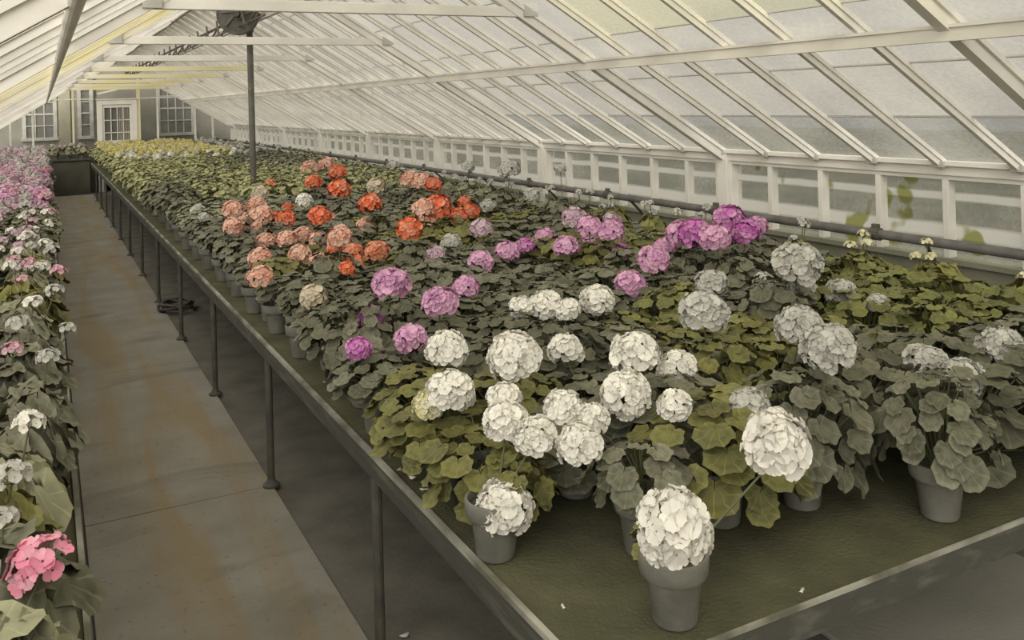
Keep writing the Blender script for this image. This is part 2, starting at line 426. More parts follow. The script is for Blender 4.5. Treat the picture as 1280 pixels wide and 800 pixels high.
mb = MB(); mb.v = [(XL,.03,1.0),(1.14,.03,1.0),(1.14,.03,rz_(1.14)),(XL,.03,ZE), (2.23,.03,1.0),(XW,.03,1.0),(XW,.03,ZE),(2.23,.03,rz_(2.23)), (1.14,.03,2.36),(2.23,.03,2.36),(XR,.03,ZR)]
mb.face((0,1,2,3)); mb.face((4,5,6,7)); mb.face((8,9,7,10,2)); mb.build('glass', clear_glass, ge)
mb = MB(); mb.beam((1.22, -.10, 2.50), (1.68, -.25, 2.60), .03, .04); mb.build('vent_prop', white_paint, ge)
# the door: white frame, glazed leaf with a curtain drawn across one side
d = empty('door_1', (0, Y1-.02, 0)); struct(d)
mb = MB(); mb.box(1.20, 1.33, -.05, .05, 0, 2.34); mb.box(2.02, 2.15, -.05, .05, 0, 2.34); mb.box(1.33, 2.02, -.05, .05, 2.22, 2.34)
mb.box(1.18, 2.17, -.07, .05, 2.34, 2.37); mb.build('door_frame', white_paint, d, bevel=.006)
mb = MB(); mb.box(1.33, 1.38, -.02, .03, .02, 2.21); mb.box(1.97, 2.02, -.02, .03, .02, 2.21); mb.box(1.38, 1.97, -.02, .03, 2.14, 2.21); mb.box(1.38, 1.97, -.02, .03, .02, 1.30)
leaf_d = mb.build('door_leaf', white_paint, d, bevel=.004)
for x in (1.53, 1.68, 1.82): mb = MB(); mb.box(x-.011, x+.011, -.012, .02, 1.30, 2.14); mb.build('muntin', white_paint, leaf_d)
for z in (1.50, 1.82): mb = MB(); mb.box(1.38, 1.97, -.012, .02, z-.011, z+.011); mb.build('muntin', white_paint, leaf_d)
mb = MB(); mb.box(1.38, 1.97, .02, .028, 1.30, 2.14); mb.build('glass', dark_glass, leaf_d)
mb = MB()
for k in range(6): mb.box(1.72+.04*k, 1.745+.04*k, .008+.004*(k%2), .018, 1.30, 2.14)
mb.build('curtain', curtain_mat, d)
mb = MB(); mb.lathe([(0,-.06),(.02,-.055),(.025,-.04),(.01,-.02),(.01,0)], 12, c=(1.36,0,1.05), axis='Y'); mb.build('door_handle', iron, leaf_d)
# head house windows seen through the gable glass
def hwin(n, x0, x1, z0, z1, nx, nz):
    w = empty(f'window_{n}', (0, 26.1, 0)); struct(w)
    mb = MB(); mb.box(x0-.09, x0, -.06, 0, z0-.08, z1+.09); mb.box(x1, x1+.09, -.06, 0, z0-.08, z1+.09); mb.box(x0, x1, -.06, 0, z1, z1+.09); mb.box(x0-.12, x1+.12, -.10, 0, z0-.08, z0)
    mb.build('window_frame', grey_paint, w)
    mb = MB(); mb.box(x0, x1, -.015, 0, z0, z1); mb.build('glass', dark_glass, w)
    for k in range(1, nx): x = x0+(x1-x0)*k/nx; mb = MB(); mb.box(x-.013, x+.013, -.04, -.01, z0, z1); mb.build('muntin', grey_paint, w)
    for k in range(1, nz): z = z0+(z1-z0)*k/nz; hw_ = .022 if k == nz//2 else .013; mb = MB(); mb.box(x0, x1, -.045, -.01, z-hw_, z+hw_); mb.build('muntin', grey_paint, w)
hwin(wn+1, -.40, .22, 1.42, 2.62, 3, 4)
hwin(wn+2, .88, 1.08, 1.42, 2.62, 1, 4)
hwin(wn+3, 2.82, 3.62, 1.42, 2.76, 4, 4)
mb = MB(); mb.box(.34, .62, 26.02, 26.1, 0, 4.2); struct(mb.build('trim_3', mat('pilaster', (.30,.285,.23), .9, noise=(.36,.33,.22), nscale=3)))
# unseen gable behind the camera, added to close the house and dim the foreground
wf = empty('wall_front', (0, Y0, 0)); struct(wf)
mb = MB(); mb.box(XL, XW, -.08, .0, 0, 1.0); mb.build('lower_boards', panel_mat, wf)
for X in (-.6,0,.6,1.1,1.65,2.1,2.6,3.2,3.85):
    mb = MB(); mb.box(X-.03, X+.03, -.05, .0, 1.0, gable_top(X)); mb.build('glazing_bar', white_paint, wf)
mb = MB(); mb.v = [(XL,-.02,1.0),(XW,-.02,1.0),(XW,-.02,ZE),(XR,-.02,ZR),(XL,-.02,ZE)]; mb.face((0,1,2,3,4)); mb.build('glass', roof_glass, wf)
# ------------------------------------------------------------ iron post, shaft and vent gear
t = empty('iron_post', (2.0, 9.9, 0))
mb = MB(); mb.tube([(0,0,0),(0,0,2.96)], .033, 14); mb.build('pole', iron, t, smooth=True)
mb = MB(); mb.lathe([(0,.02),(.09,.02),(.09,.035),(.045,.05),(.04,.09),(.033,.09)], 18); mb.build('base_flange', iron, t)
mb = MB(); mb.lathe([(.033,2.86),(.045,2.87),(.045,2.94),(.033,2.95)], 16); mb.build('collar', iron, t)
tag(t, 'dark iron pipe post standing up through the plants to the roof gear', 'post')
SX, SZ = 1.86, 3.0
t = empty('vent_gear_wheel', (SX-.02, 9.68, SZ+.025), R(-20))
mb = MB(); mb.lathe([(0,-.055),(.06,-.055),(.07,-.05),(.19,-.04),(.205,-.045),(.215,-.04),(.215,.04),(.205,.045),(.19,.04),(0,.04)], 36, axis='Y'); mb.build('housing', iron, t, smooth=False)
mb = MB(); mb.beam((-.12,-.06,-.12),(.10,-.06,.15),.025,.012, up=(0,1,0)); mb.beam((-.17,-.06,.02),(.17,-.06,.05),.02,.012, up=(0,1,0)); mb.build('strap', iron_pale, t)
mb = MB(); mb.lathe([(0,-.10),(.03,-.10),(.035,-.09),(.035,-.05)], 16, axis='Y'); mb.build('hub', iron, t)
mb = MB(); mb.box(.06,.20,-.03,.03,-.03,.03); mb.box(.11,.17,-.035,.035,-.12,.12); mb.build('bracket', iron, t)
tag(t, 'round dark metal gear housing at the head of the iron post', 'gear')
t = empty('vent_shaft', (SX, 0, SZ))
mb = MB(); mb.tube([(0,8.4,0),(0,24.6,0)], .017, 8); mb.build('shaft', iron, t)
mb = MB(); mb.tube([(-.02,8.4,-.10),(-.02,24.6,-.10)], .010, 6); mb.build('lower_rod', iron, t)
y = 8.8
while y < 24.3:
    mb = MB(); mb.tube([(0,y,0),(-.03,y+.34,-.12),(-.05,y+.40,-.11),(-.03,y+.62,.04),(-.02,y+.70,.07)], .012, 6); mb.build('lever_arm', iron, t)
    y += .74
tag(t, 'dark iron vent shaft with bent lever arms, running back from gear wheel', 'shaft')
t = empty('vent_rod', (1.60, 0, 3.235))
mb = MB(); mb.tube([(0,6,0),(0,24.6,0)], .010, 6); mb.build('rod', iron, t)
for k in range(16):
    y = 9+k; mb = MB(); mb.tube([(0,y,0),(-.03,y+.06,.06),(0,y+.12,.11)], .006, 5); mb.build('hook', iron, t)
tag(t, 'thin dark rod with small hooks under the ridge', 'rod')

# heating pipe along the right wall
t = empty('heating_pipe', (4.1, 0, 1.243))
mb = MB(); mb.tube([(0,Y0,0),(0,Y1-.2,0)], .026, 14); mb.build('pipe', iron_pale, t, smooth=True)
y = 3.17-1.34*4
while y < 24.5:
    if y > .3:
        mb = MB(); mb.tube([(0,y,-.015),(.13,y+.06,-.11),(.24,y+.10,-.20)], .011, 6); mb.build('bracket', iron, t)
        mb = MB(); mb.lathe([(.026,-.03),(.036,-.03),(.036,.03),(.026,.03)], 12, c=(0,y+.32,0), axis='Y'); mb.box(-.012,.012,y+.30,y+.34,.03,.055); mb.build('clamp', iron, t)
    y += 1.34
tag(t, 'long dark heating pipe carried along the glass side wall', 'pipe')

# ------------------------------------------------------------ benches
lip_mat = mat('worn_lip', (.15,.145,.11), .7, noise=(.42,.41,.35), nscale=6, stretch=(1,.6,1), ramp=(.40,.62))
def bench(name, x0, x1, y0, y1, z, label, legs_x, leg_y0, step):
    t = empty(name, (0, 0, 0))
    mb = MB(); mb.box(x0+.014, x1-.014, y0+.006, y1-.012, z-.05, z-.004); mb.build('bench_top', ash, t)
    mb = MB(); mb.box(x0, x0+.012, y0, y1, z-.085, z-.010); mb.box(x1-.012, x1, y0, y1, z-.085, z-.010); mb.box(x0+.012, x1-.012, y0, y0+.010, z-.085, z-.010); mb.box(x0+.012, x1-.012, y1-.010, y1, z-.085, z-.010)
    mb.build('edge_board', edge_mat, t)
    mb = MB(); mb.box(x0-.003, x0+.014, y0-.002, y1, z-.010, z+.006); mb.box(x1-.014, x1+.002, y0-.002, y1, z-.010, z+.006); mb.box(x0+.014, x1-.014, y0-.002, y0+.006, z-.010, z+.002)
    mb.build('worn_lip', lip_mat, t)
    y = leg_y0
    while y < y1-.05:
        mb = MB(); mb.box(x0+.03, x1-.03, y-.025, y+.025, z-.11, z-.05); mb.build('cross_bearer', iron, t)
        for x in legs_x:
            mb = MB(); mb.tube([(x, y, .02), (x, y, z-.085)], .019, 10)
            mb.lathe([(.0,.0),(.045,0),(.045,.012),(.028,.022),(.019,.04)], 12, c=(x,y,.02)); mb.build('leg', iron, t)
        y += step
    tag(t, label, 'bench'); return t
BZ = .80
bench('plant_bench', 1.0, 3.90, 1.607, 24.1, BZ, 'wide dark plant bench on iron legs between path and glass wall', (1.03, 2.45, 3.86), 3.10, 1.75)
bench('plant_bench', XL+.03, .07, -.5, 24.1, BZ, 'narrow plant bench of pink flowers on the far side of the path', (.02, -1.12), 1.3, 1.75)
t = empty('cross_bench', (0,0,0))
mb = MB(); mb.box(.09, .98, 24.42, 24.95, 0, .86); mb.build('body', panel_mat, t)
mb = MB(); mb.box(.08, .99, 24.38, 24.98, .86, .90); mb.build('bench_top', edge_mat, t, bevel=.004)
tag(t, 'dark boarded bench closing off the end of the path', 'bench')
# coil of hose by the bench legs
mb = MB(); pts = []
for k in range(140):
    a = k*2*PI/26; rr = .15+.02*math.sin(k*.37); pts.append((1.14+rr*math.cos(a), 9.6+rr*math.sin(a)*1.1, .035+.014*(k/26)+.008*math.sin(k*.9)))
mb.tube(pts, .014, 6)
tag(mb.build('hose_coil', iron, smooth=True), 'dark coil of hose on the floor by the bench legs', 'hose')

# ------------------------------------------------------------ plants
def leaf_geo(mb, M4, rad, kind, rnd):
    """one leaf, added with its own UV (angle, radius): kidney-round scalloped, or broad oval"""
    b = len(mb.v); n = 22
    cup = rnd.uniform(-.05, .30); ph = rnd.uniform(0, 6.28); wav = rnd.uniform(.03, .09)
    rings = (.5, 1.0) if kind == 'round' else (.33, .68, 1.0)
    mb.v.append(tuple(M4 @ Vector((0, 0, 0)))); mb.uv.append((.5, 0))
    for r in rings:
        for k in range(n):
            a = 2*PI*k/(n-1) if False else (-PI + .05 + (2*PI-.10)*k/(n-1))
            if kind == 'round':
                rr = rad*r*(1 + .07*math.cos(a*7+.4)*r)*(1.0 + .06*math.cos(a))*(1 - .38*max(0, abs(a)-2.6)/.54)
                x, y = rr*math.cos(a)+rad*.12, rr*math.sin(a)
            else:
                rr = rad*r*(1+.05*math.sin(a*9+ph)*r)
                x, y = rr*math.cos(a)*1.25+rad*.9, rr*math.sin(a)*.85
            z = rad*(cup*r*r + wav*1.5*math.sin(3*a+ph)*r + .085*math.sin(7*a+ph)*r*r)
            mb.v.append(tuple(M4 @ Vector((x, y, z)))); mb.uv.append((k/(n-1), r))
    for k in range(n-1): mb.face((b, b+1+k, b+2+k), 0)
    for j in range(len(rings)-1):
        for k in range(n-1): mb.face((b+1+j*n+k, b+1+(j+1)*n+k, b+2+(j+1)*n+k, b+2+j*n+k), 0)

def foliage_mesh(name, seed, leafmats, nleaf, spread, height, lr, kind='round', droop=.25, petiole=True, base=0.0):
    rnd = random.Random(seed); mb = MB(); mb.has_uv = True
    ga = 2.39996
    for i in range(nleaf):
        f = (i+.5)/nleaf
        el = math.asin(1 - f*(1+droop))          # from the top of the dome down over the rim
        az = i*ga + rnd.uniform(-.35, .35)
        k = rnd.uniform(.78, 1.08)
        x = spread*k*math.cos(el)*math.cos(az); y = spread*k*math.cos(el)*math.sin(az)
        z = base + height*(.42 + .58*math.sin(el)*k) if el > 0 else base + height*(.42+ .60*math.sin(el))
        tilt = (PI/2-el)*.62 + rnd.uniform(-.25, .25)
        r = lr*rnd.uniform(.7, 1.2)*(1.08 if el < .6 else .85)
        Mx = Matrix.Translation((x, y, z)) @ Matrix.Rotation(az, 4, 'Z') @ Matrix.Rotation(min(tilt, 1.25), 4, 'Y') @ Matrix.Rotation(rnd.uniform(-.5,.5), 4, 'Z') @ Matrix.Rotation(rnd.uniform(-.25,.25), 4, 'X')
        if kind != 'round': Mx = Mx @ Matrix.Translation((-lr*.9, 0, 0))
        leaf_geo(mb, Mx, r, kind, rnd)
        if petiole and i % 2 == 0:
            s0 = len(mb.v); P = Mx @ Vector((0,0,0))
            mb.tube([(x*.1, y*.1, base-.01), (P.x*.5, P.y*.5, base+(P.z-base)*.62), tuple(P)], .0022, 4, mi=1, cap=False)
            mb.uv += [(0,0)]*(len(mb.v)-s0)
    if True:                                      # woody main stems
        for k in range(3):
            a = k*2.1+seed; s0 = len(mb.v)
            mb.tube([(.01*math.cos(a), .01*math.sin(a), base-.02), (.04*math.cos(a), .04*math.sin(a), base+height*.3), (.06*math.cos(a+.3), .06*math.sin(a+.3), base+height*.62)], [.006,.005,.003], 5, mi=1, cap=False)
            mb.uv += [(0,0)]*(len(mb.v)-s0)
    return mb.mesh(name, leafmats + [stem_mat], smooth=True)

def head_mesh(name, seed, mats, nf=34, petals=5, fine=True, zs=.86, low=-.55, fr=.165):
    """a round umbel of unit diameter: florets of five overlapping petals facing outwards"""
    rnd = random.Random(seed); mb = MB()
    for i in range(nf):
        f = (i+.5)/nf
        zc = 1 - f*(1-low); ph = i*2.39996+rnd.uniform(-.2,.2)
        rr = math.sqrt(max(0, 1-zc*zc)); nrm = Vector((rr*math.cos(ph), rr*math.sin(ph), zc))
        cR = .5-.085+rnd.uniform(-.03, .03)
        c = Vector((nrm.x*cR, nrm.y*cR, nrm.z*cR*zs))
        nn = (nrm + Vector((rnd.uniform(-.25,.25), rnd.uniform(-.25,.25), rnd.uniform(-.15,.3)))).normalized()
        q = Vector((0,0,1)).rotation_difference(nn).to_matrix().to_4x4()
        M4 = Matrix.Translation(c) @ q @ Matrix.Rotation(rnd.uniform(0,6.28), 4, 'Z')
        fr_ = fr*rnd.uniform(.85, 1.15); open_ = rnd.uniform(.1, .55)
        for p in range(petals):
            a = 2*PI*p/petals + rnd.uniform(-.12,.12); b = len(mb.v)
            ca, sa = math.cos(a), math.sin(a); wv = rnd.uniform(-1,1)
            rows = ((.08,.09), (.35,.33), (.62,.50), (.84,.50), (.96,.34), (1.0,.13)) if fine else ((.1,.12),(.55,.48),(.86,.46),(1.0,.20))
            cols = 5 if fine else 3
            for (t_, w_) in rows:
                for k in range(cols):
                    s_ = (k/(cols-1)-.5)*2
                    x = fr_*t_*(1-.06*s_*s_*(t_ > .6)); y = fr_*w_*s_
                    z = fr_*(open_*t_ - .55*t_*t_*open_*1.2 + .16*s_*s_*t_ + .06*math.sin(3*s_+wv*3)*t_ + .02*p)
                    mb.v.append(tuple(M4 @ Vector((x*ca-y*sa, x*sa+y*ca, z))))
            for r_ in range(len(rows)-1):
                for k in range(cols-1):
                    v0 = b+r_*cols+k; mb.face((v0, v0+1, v0+cols+1, v0+cols), 0)
        # eye of the floret
        b = len(mb.v)
        for k in range(5): mb.v.append(tuple(M4 @ Vector((fr_*.13*math.cos(k*1.257), fr_*.13*math.sin(k*1.257), fr_*(.04)))))
        mb.v.append(tuple(M4 @ Vector((0,0,fr_*.12))))
        for k in range(5): mb.face((b+k, b+(k+1)%5, b+5), 1)
        if i % 2 == 0:                             # pedicel back to the centre of the umbel
            mb.tube([tuple(c*.95), (0, 0, -.22)], .010, 4, mi=2, cap=False)
    return mb.mesh(name, mats, smooth=True)

def petal_mat(name, col, col2, isl=.08):
    M = mat(name, col, .55, noise=col2, nscale=3.2, island=isl, spec=.2, ramp=(.40,.62)); return M
PET = {
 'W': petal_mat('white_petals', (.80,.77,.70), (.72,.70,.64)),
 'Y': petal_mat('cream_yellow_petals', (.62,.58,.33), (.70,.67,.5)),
 'K': petal_mat('grey_and_dimmed_white_petals', (.52,.51,.465), (.45,.44,.40)),  # white geraniums with the dim right side painted in; pale primulas share it
 'S': petal_mat('cream_petals', (.62,.53,.40), (.50,.44,.33)),
 'C': petal_mat('salmon_petals', (.72,.47,.37), (.66,.34,.25), .15),
 'O': petal_mat('orange_salmon_petals', (.72,.33,.21), (.66,.22,.12), .15),
 'R': petal_mat('scarlet_petals', (.72,.145,.06), (.66,.26,.16), .18),
 'P': petal_mat('orchid_pink_petals', (.66,.38,.54), (.56,.28,.47), .14),
 'L': petal_mat('pale_lilac_petals', (.54,.42,.46), (.50,.33,.42), .12),
 'M': petal_mat('magenta_petals', (.50,.14,.43), (.56,.28,.47), .2),
 'B': petal_mat('rose_petals', (.64,.32,.40), (.56,.40,.43), .15),
 'H': petal_mat('bright_rose_petals', (.80,.27,.40), (.74,.42,.48), .15),
 'G': petal_mat('yellow_petals', (.62,.55,.19), (.56,.52,.30), .2),
}
eye_green = mat('floret_eye', (.30,.30,.17), .8)
eye_dark = mat('dark_floret_eye', (.12,.06,.06), .8)
HEADS_ME = {}
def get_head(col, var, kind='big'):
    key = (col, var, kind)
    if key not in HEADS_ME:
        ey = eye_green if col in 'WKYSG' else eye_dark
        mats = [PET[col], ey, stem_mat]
        if kind == 'big': me = head_mesh(f'umbel_{len(HEADS_ME)}', 11*var+3, mats, nf=46, fr=.17)
        elif kind == 'fine': me = head_mesh(f'umbel_{len(HEADS_ME)}', 9*var+4, mats, nf=62, fine=False, fr=.145)
        elif kind == 'mid': me = head_mesh(f'umbel_{len(HEADS_ME)}', 7*var+1, mats, nf=30, fine=False, fr=.20)
        else: me = head_mesh(f'umbel_{len(HEADS_ME)}', 5*var+2, mats, nf=15, fine=False, low=-.05, fr=.19, zs=.7)
        HEADS_ME[key] = me
    return HEADS_ME[key]

L_OLIVE = leaf_mat('olive_leaf', (.195,.185,.060), (.135,.135,.054), zone=(.8,.8,.75))
L_GREY = leaf_mat('grey_green_leaf', (.180,.175,.125), (.130,.130,.085), zone=(.78,.8,.78))
L_DARK = leaf_mat('dark_leaf', (.135,.132,.088), (.10,.10,.064), zone=(.8,.8,.8))
L_LIME = leaf_mat('yellow_green_leaf', (.185,.185,.055), (.135,.138,.055), zone=(.8,.85,.8))
L_FRESH = leaf_mat('fresh_green_leaf', (.37,.37,.185), (.26,.26,.135), zone=(.95,.95,.95))
L_SAGE = leaf_mat('sage_leaf', (.28,.28,.18), (.20,.20,.125), zone=(.95,.95,.95))
LEAFS = {'o': L_OLIVE, 'g': L_GREY, 'd': L_DARK, 'l': L_LIME, 'f': L_FRESH, 's': L_SAGE}
FOL = {}
def get_fol(form, lm, var):
    key = (form, lm, var)
    if key not in FOL:
        mm = [LEAFS[lm]]
        if form == 'geranium': me = foliage_mesh(f'geranium_leaves_{len(FOL)}', 31*var+7, mm, 66, .165, .30, .042, droop=.5)
        elif form == 'trailing': me = foliage_mesh(f'trailing_leaves_{len(FOL)}', 17*var+5, mm, 34, .12, .16, .036, droop=.55)
        elif form == 'bushy': me = foliage_mesh(f'bushy_leaves_{len(FOL)}', 13*var+2, mm, 170, .20, .34, .028, petiole=False, droop=.4)
        else: me = foliage_mesh(f'primula_leaves_{len(FOL)}', 23*var+9, mm, 26, .13, .16, .062, kind='oval', droop=.4)
        FOL[key] = me
    return FOL[key]

# clay pot with a deep rim band
def pot_proto(s=1.0):
    mb = MB()
    mb.lathe([(0,0),(.050,0),(.053,.004),(.066,.108),(.069,.112),(.078,.113),(.081,.117),(.084,.156),(.082,.160),(.075,.160),(.073,.156),(.072,.135)], 28)
    return mb.mesh('clay_pot', pot_mat, smooth=False)
POT = pot_proto(); 
for p_ in POT.polygons: p_.use_smooth = True
try: POT.set_sharp_from_angle(angle=R(40))
except Exception: pass
mb = MB(); mb.lathe([(.0725,.138),(.05,.144),(.02,.141),(0,.143)], 20); SOIL = mb.mesh('soil', soil_mat, smooth=True)

ORD = ['first','second','third','fourth','fifth','sixth','seventh','eighth','ninth','tenth','eleventh','twelfth','thirteenth','fourteenth','fifteenth','sixteenth','seventeenth','eighteenth','nineteenth','twentieth',
 'twenty-first','twenty-second','twenty-third','twenty-fourth','twenty-fifth','twenty-sixth','twenty-seventh','twenty-eighth','twenty-ninth','thirtieth','thirty-first','thirty-second','thirty-third','thirty-fourth','thirty-fifth','thirty-sixth','thirty-seventh','thirty-eighth','thirty-ninth','fortieth']
COLN = {'H':'bright rose','W':'white','Y':'cream yellow','K':'greyed white','S':'cream','C':'salmon pink','O':'orange salmon','R':'scarlet','P':'orchid pink','L':'pale lilac','M':'magenta','B':'rose pink','G':'yellow'}
LEAFN = {'o':'olive green','g':'grey-green','d':'dark green','l':'yellow-green','f':'fresh green','s':'sage green'}

def plant(name, x, y, z, form, lm, fs, rnd, pot=True, ps=1.0, var=None):
    t = empty(name, (x, y, z))
    if pot:
        a = put('pot', POT, t); a.scale = (ps,)*3; a.rotation_euler.z = rnd.uniform(0, 6)
        put('soil', SOIL, a)
    f = put('foliage', get_fol(form, lm, rnd.randrange(3) if var is None else var), t)
    f.location = (0, 0, .14*ps); f.rotation_euler = (rnd.uniform(-.08,.08), rnd.uniform(-.08,.08), rnd.uniform(0, 6.28)); f.scale = fs
    return t
def add_head(t, base, P, D, col, kind, var, rnd, tilt=.25):
    """flower stalk and umbel; P in world, t unrotated"""
    L0 = Vector(P) - Vector(base); b0 = Vector((L0.x*.15, L0.y*.15, .15))
    top = L0 + Vector((0,0,-.18*D)); mid = (b0+top)/2 + Vector((L0.x*.18, L0.y*.18, .0)) + Vector((0,0,.04))
    mb = MB(); mb.tube([tuple(b0), tuple(mid), tuple(top)], [.0035,.003,.0028], 6, cap=False); mb.build('flower_stalk', stem_mat, t, smooth=True)
    h = put('flower_head', get_head(col, var, kind), t); h.location = L0; h.scale = (D, D, D)
    h.rotation_euler = (rnd.uniform(-tilt,tilt), rnd.uniform(-tilt,tilt), rnd.uniform(0,6.28)); return h

HEADS = [
    (1.17, 1.54, 1.12, 0.162, 'W'), (1.08, 2.17, 0.94, 0.156, 'W'), (1.59, 1.67, 1.17, 0.163, 'W'), (1.8, 2.0, 1.12, 0.136, 'K'), (1.1, 2.56, 1.14, 0.154, 'W'),
    (1.04, 2.6, 1.1, 0.1, 'Y'), (1.2, 2.81, 1.2, 0.141, 'W'), (1.32, 2.55, 1.22, 0.17, 'W'), (1.64, 2.77, 1.14, 0.127, 'W'), (1.62, 2.31, 1.24, 0.155, 'W'),
    (1.83, 2.37, 1.14, 0.132, 'W'), (1.51, 2.21, 1.16, 0.152, 'W'), (1.57, 2.05, 1.16, 0.1, 'W'), (1.13, 2.24, 1.14, 0.135, 'W'), (1.19, 2.37, 1.16, 0.107, 'W'),
    (1.28, 2.18, 1.17, 0.113, 'W'), (1.17, 2.15, 1.12, 0.121, 'W'), (1.34, 2.13, 1.14, 0.103, 'W'), (1.27, 2.08, 1.1, 0.126, 'W'), (1.82, 3.43, 1.14, 0.118, 'W'),
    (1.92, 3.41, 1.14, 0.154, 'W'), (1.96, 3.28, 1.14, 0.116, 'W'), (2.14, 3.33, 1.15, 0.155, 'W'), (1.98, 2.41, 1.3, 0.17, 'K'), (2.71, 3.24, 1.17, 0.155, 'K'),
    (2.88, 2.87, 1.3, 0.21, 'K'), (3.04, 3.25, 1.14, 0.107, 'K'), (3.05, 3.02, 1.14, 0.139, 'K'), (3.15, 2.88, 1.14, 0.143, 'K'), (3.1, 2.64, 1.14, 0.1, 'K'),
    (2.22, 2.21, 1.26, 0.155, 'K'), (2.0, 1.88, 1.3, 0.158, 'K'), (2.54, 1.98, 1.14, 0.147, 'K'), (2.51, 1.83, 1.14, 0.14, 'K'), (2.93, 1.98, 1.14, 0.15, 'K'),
    (3.71, 7.17, 1.42, 0.21, 'K'), (3.67, 7.96, 1.41, 0.141, 'K'), (1.25, 3.5, 1.3, 0.158, 'P'), (1.46, 3.49, 1.2, 0.155, 'P'), (1.79, 3.95, 1.14, 0.139, 'P'),
    (1.21, 3.63, 1.14, 0.122, 'M'), (1.01, 3.2, 1.14, 0.1, 'M'), (1.22, 3.21, 1.14, 0.128, 'P'), (2.02, 4.88, 1.14, 0.132, 'L'), (2.16, 4.55, 1.14, 0.153, 'P'),
    (2.43, 4.75, 1.14, 0.153, 'P'), (2.61, 4.86, 1.14, 0.128, 'M'), (2.49, 5.22, 1.22, 0.155, 'L'), (2.9, 5.12, 1.14, 0.137, 'P'), (2.62, 4.38, 1.2, 0.155, 'P'),
    (2.92, 4.63, 1.14, 0.146, 'P'), (2.92, 4.78, 1.3, 0.16, 'L'), (2.77, 4.37, 1.3, 0.157, 'P'), (2.85, 4.26, 1.28, 0.155, 'P'), (3.7, 5.52, 1.14, 0.142, 'L'),
    (2.98, 4.37, 1.14, 0.122, 'M'), (2.49, 3.57, 1.14, 0.155, 'P'), (2.6, 3.53, 1.25, 0.155, 'P'), (3.12, 4.12, 1.17, 0.155, 'P'), (3.04, 3.88, 1.3, 0.165, 'P'),
    (3.05, 3.76, 1.3, 0.187, 'M'), (3.06, 3.62, 1.3, 0.166, 'P'), (3.6, 4.13, 1.3, 0.2, 'M'), (3.33, 3.69, 1.3, 0.164, 'M'), (3.64, 3.93, 1.28, 0.13, 'P'),
    (1.0, 4.84, 1.14, 0.144, 'C'), (1.13, 5.47, 1.14, 0.144, 'C'), (1.21, 6.74, 1.3, 0.164, 'C'), (1.15, 6.39, 1.22, 0.155, 'C'), (1.42, 7.31, 1.14, 0.153, 'C'),
    (1.41, 6.9, 1.3, 0.157, 'C'), (1.31, 6.26, 1.3, 0.165, 'C'), (1.41, 6.81, 1.14, 0.144, 'C'), (1.68, 7.48, 1.14, 0.1, 'R'), (1.58, 6.7, 1.2, 0.155, 'R'),
    (2.14, 9.75, 1.19, 0.155, 'R'), (1.63, 5.94, 1.3, 0.162, 'R'), (2.0, 7.02, 1.14, 0.115, 'C'), (2.31, 8.6, 1.3, 0.171, 'R'), (2.85, 9.62, 1.3, 0.194, 'R'),
    (2.81, 10.64, 1.3, 0.21, 'C'), (3.13, 11.03, 1.3, 0.21, 'C'), (2.29, 7.69, 1.3, 0.21, 'R'), (2.14, 6.4, 1.3, 0.179, 'R'), (2.12, 6.46, 1.14, 0.144, 'C'),
    (1.35, 7.13, 1.14, 0.149, 'C'), (1.3, 6.1, 1.14, 0.14, 'C'), (1.44, 6.08, 1.14, 0.151, 'C'), (1.59, 6.23, 1.14, 0.145, 'C'), (1.62, 5.94, 1.14, 0.14, 'C'),
    (1.48, 4.98, 1.29, 0.155, 'C'), (1.6, 5.51, 1.14, 0.101, 'R'), (1.36, 5.44, 1.14, 0.146, 'C'), (1.4, 5.14, 1.14, 0.121, 'C'), (1.65, 5.29, 1.14, 0.137, 'O'),
    (1.77, 5.19, 1.15, 0.155, 'O'), (1.56, 4.96, 1.14, 0.11, 'R'), (1.9, 4.97, 1.3, 0.161, 'R'), (2.46, 5.87, 1.3, 0.21, 'R'), (2.35, 5.85, 1.3, 0.168, 'C'),
    (2.52, 6.2, 1.17, 0.155, 'C'), (3.13, 8.14, 1.3, 0.21, 'C'), (3.15, 7.88, 1.3, 0.196, 'C'), (3.11, 7.5, 1.3, 0.159, 'R'), (2.83, 8.26, 1.25, 0.201, 'S'),
    (2.02, 7.84, 1.21, 0.155, 'W'), (1.89, 7.93, 1.14, 0.113, 'R'), (1.76, 8.45, 1.25, 0.163, 'S'), (1.46, 4.79, 1.14, 0.1, 'R'), (2.72, 6.1, 1.19, 0.155, 'R'),
    (3.35, 7.38, 1.14, 0.13, 'R'), (3.1, 6.69, 1.14, 0.145, 'R'), (1.11, 4.2, 1.14, 0.137, 'S'), (3.36, 6.9, 1.14, 0.151, 'K'), (2.29, 5.26, 1.14, 0.143, 'K'),
    (3.7, 6.74, 1.22, 0.151, 'K'), (3.6, 6.08, 1.5, 0.1, 'K'), (3.71, 10.2, 1.29, 0.154, 'K'), (1.19, 8.3, 1.14, 0.141, 'K'), (1.16, 7.77, 1.14, 0.106, 'K'),
]


rnd = random.Random(21)
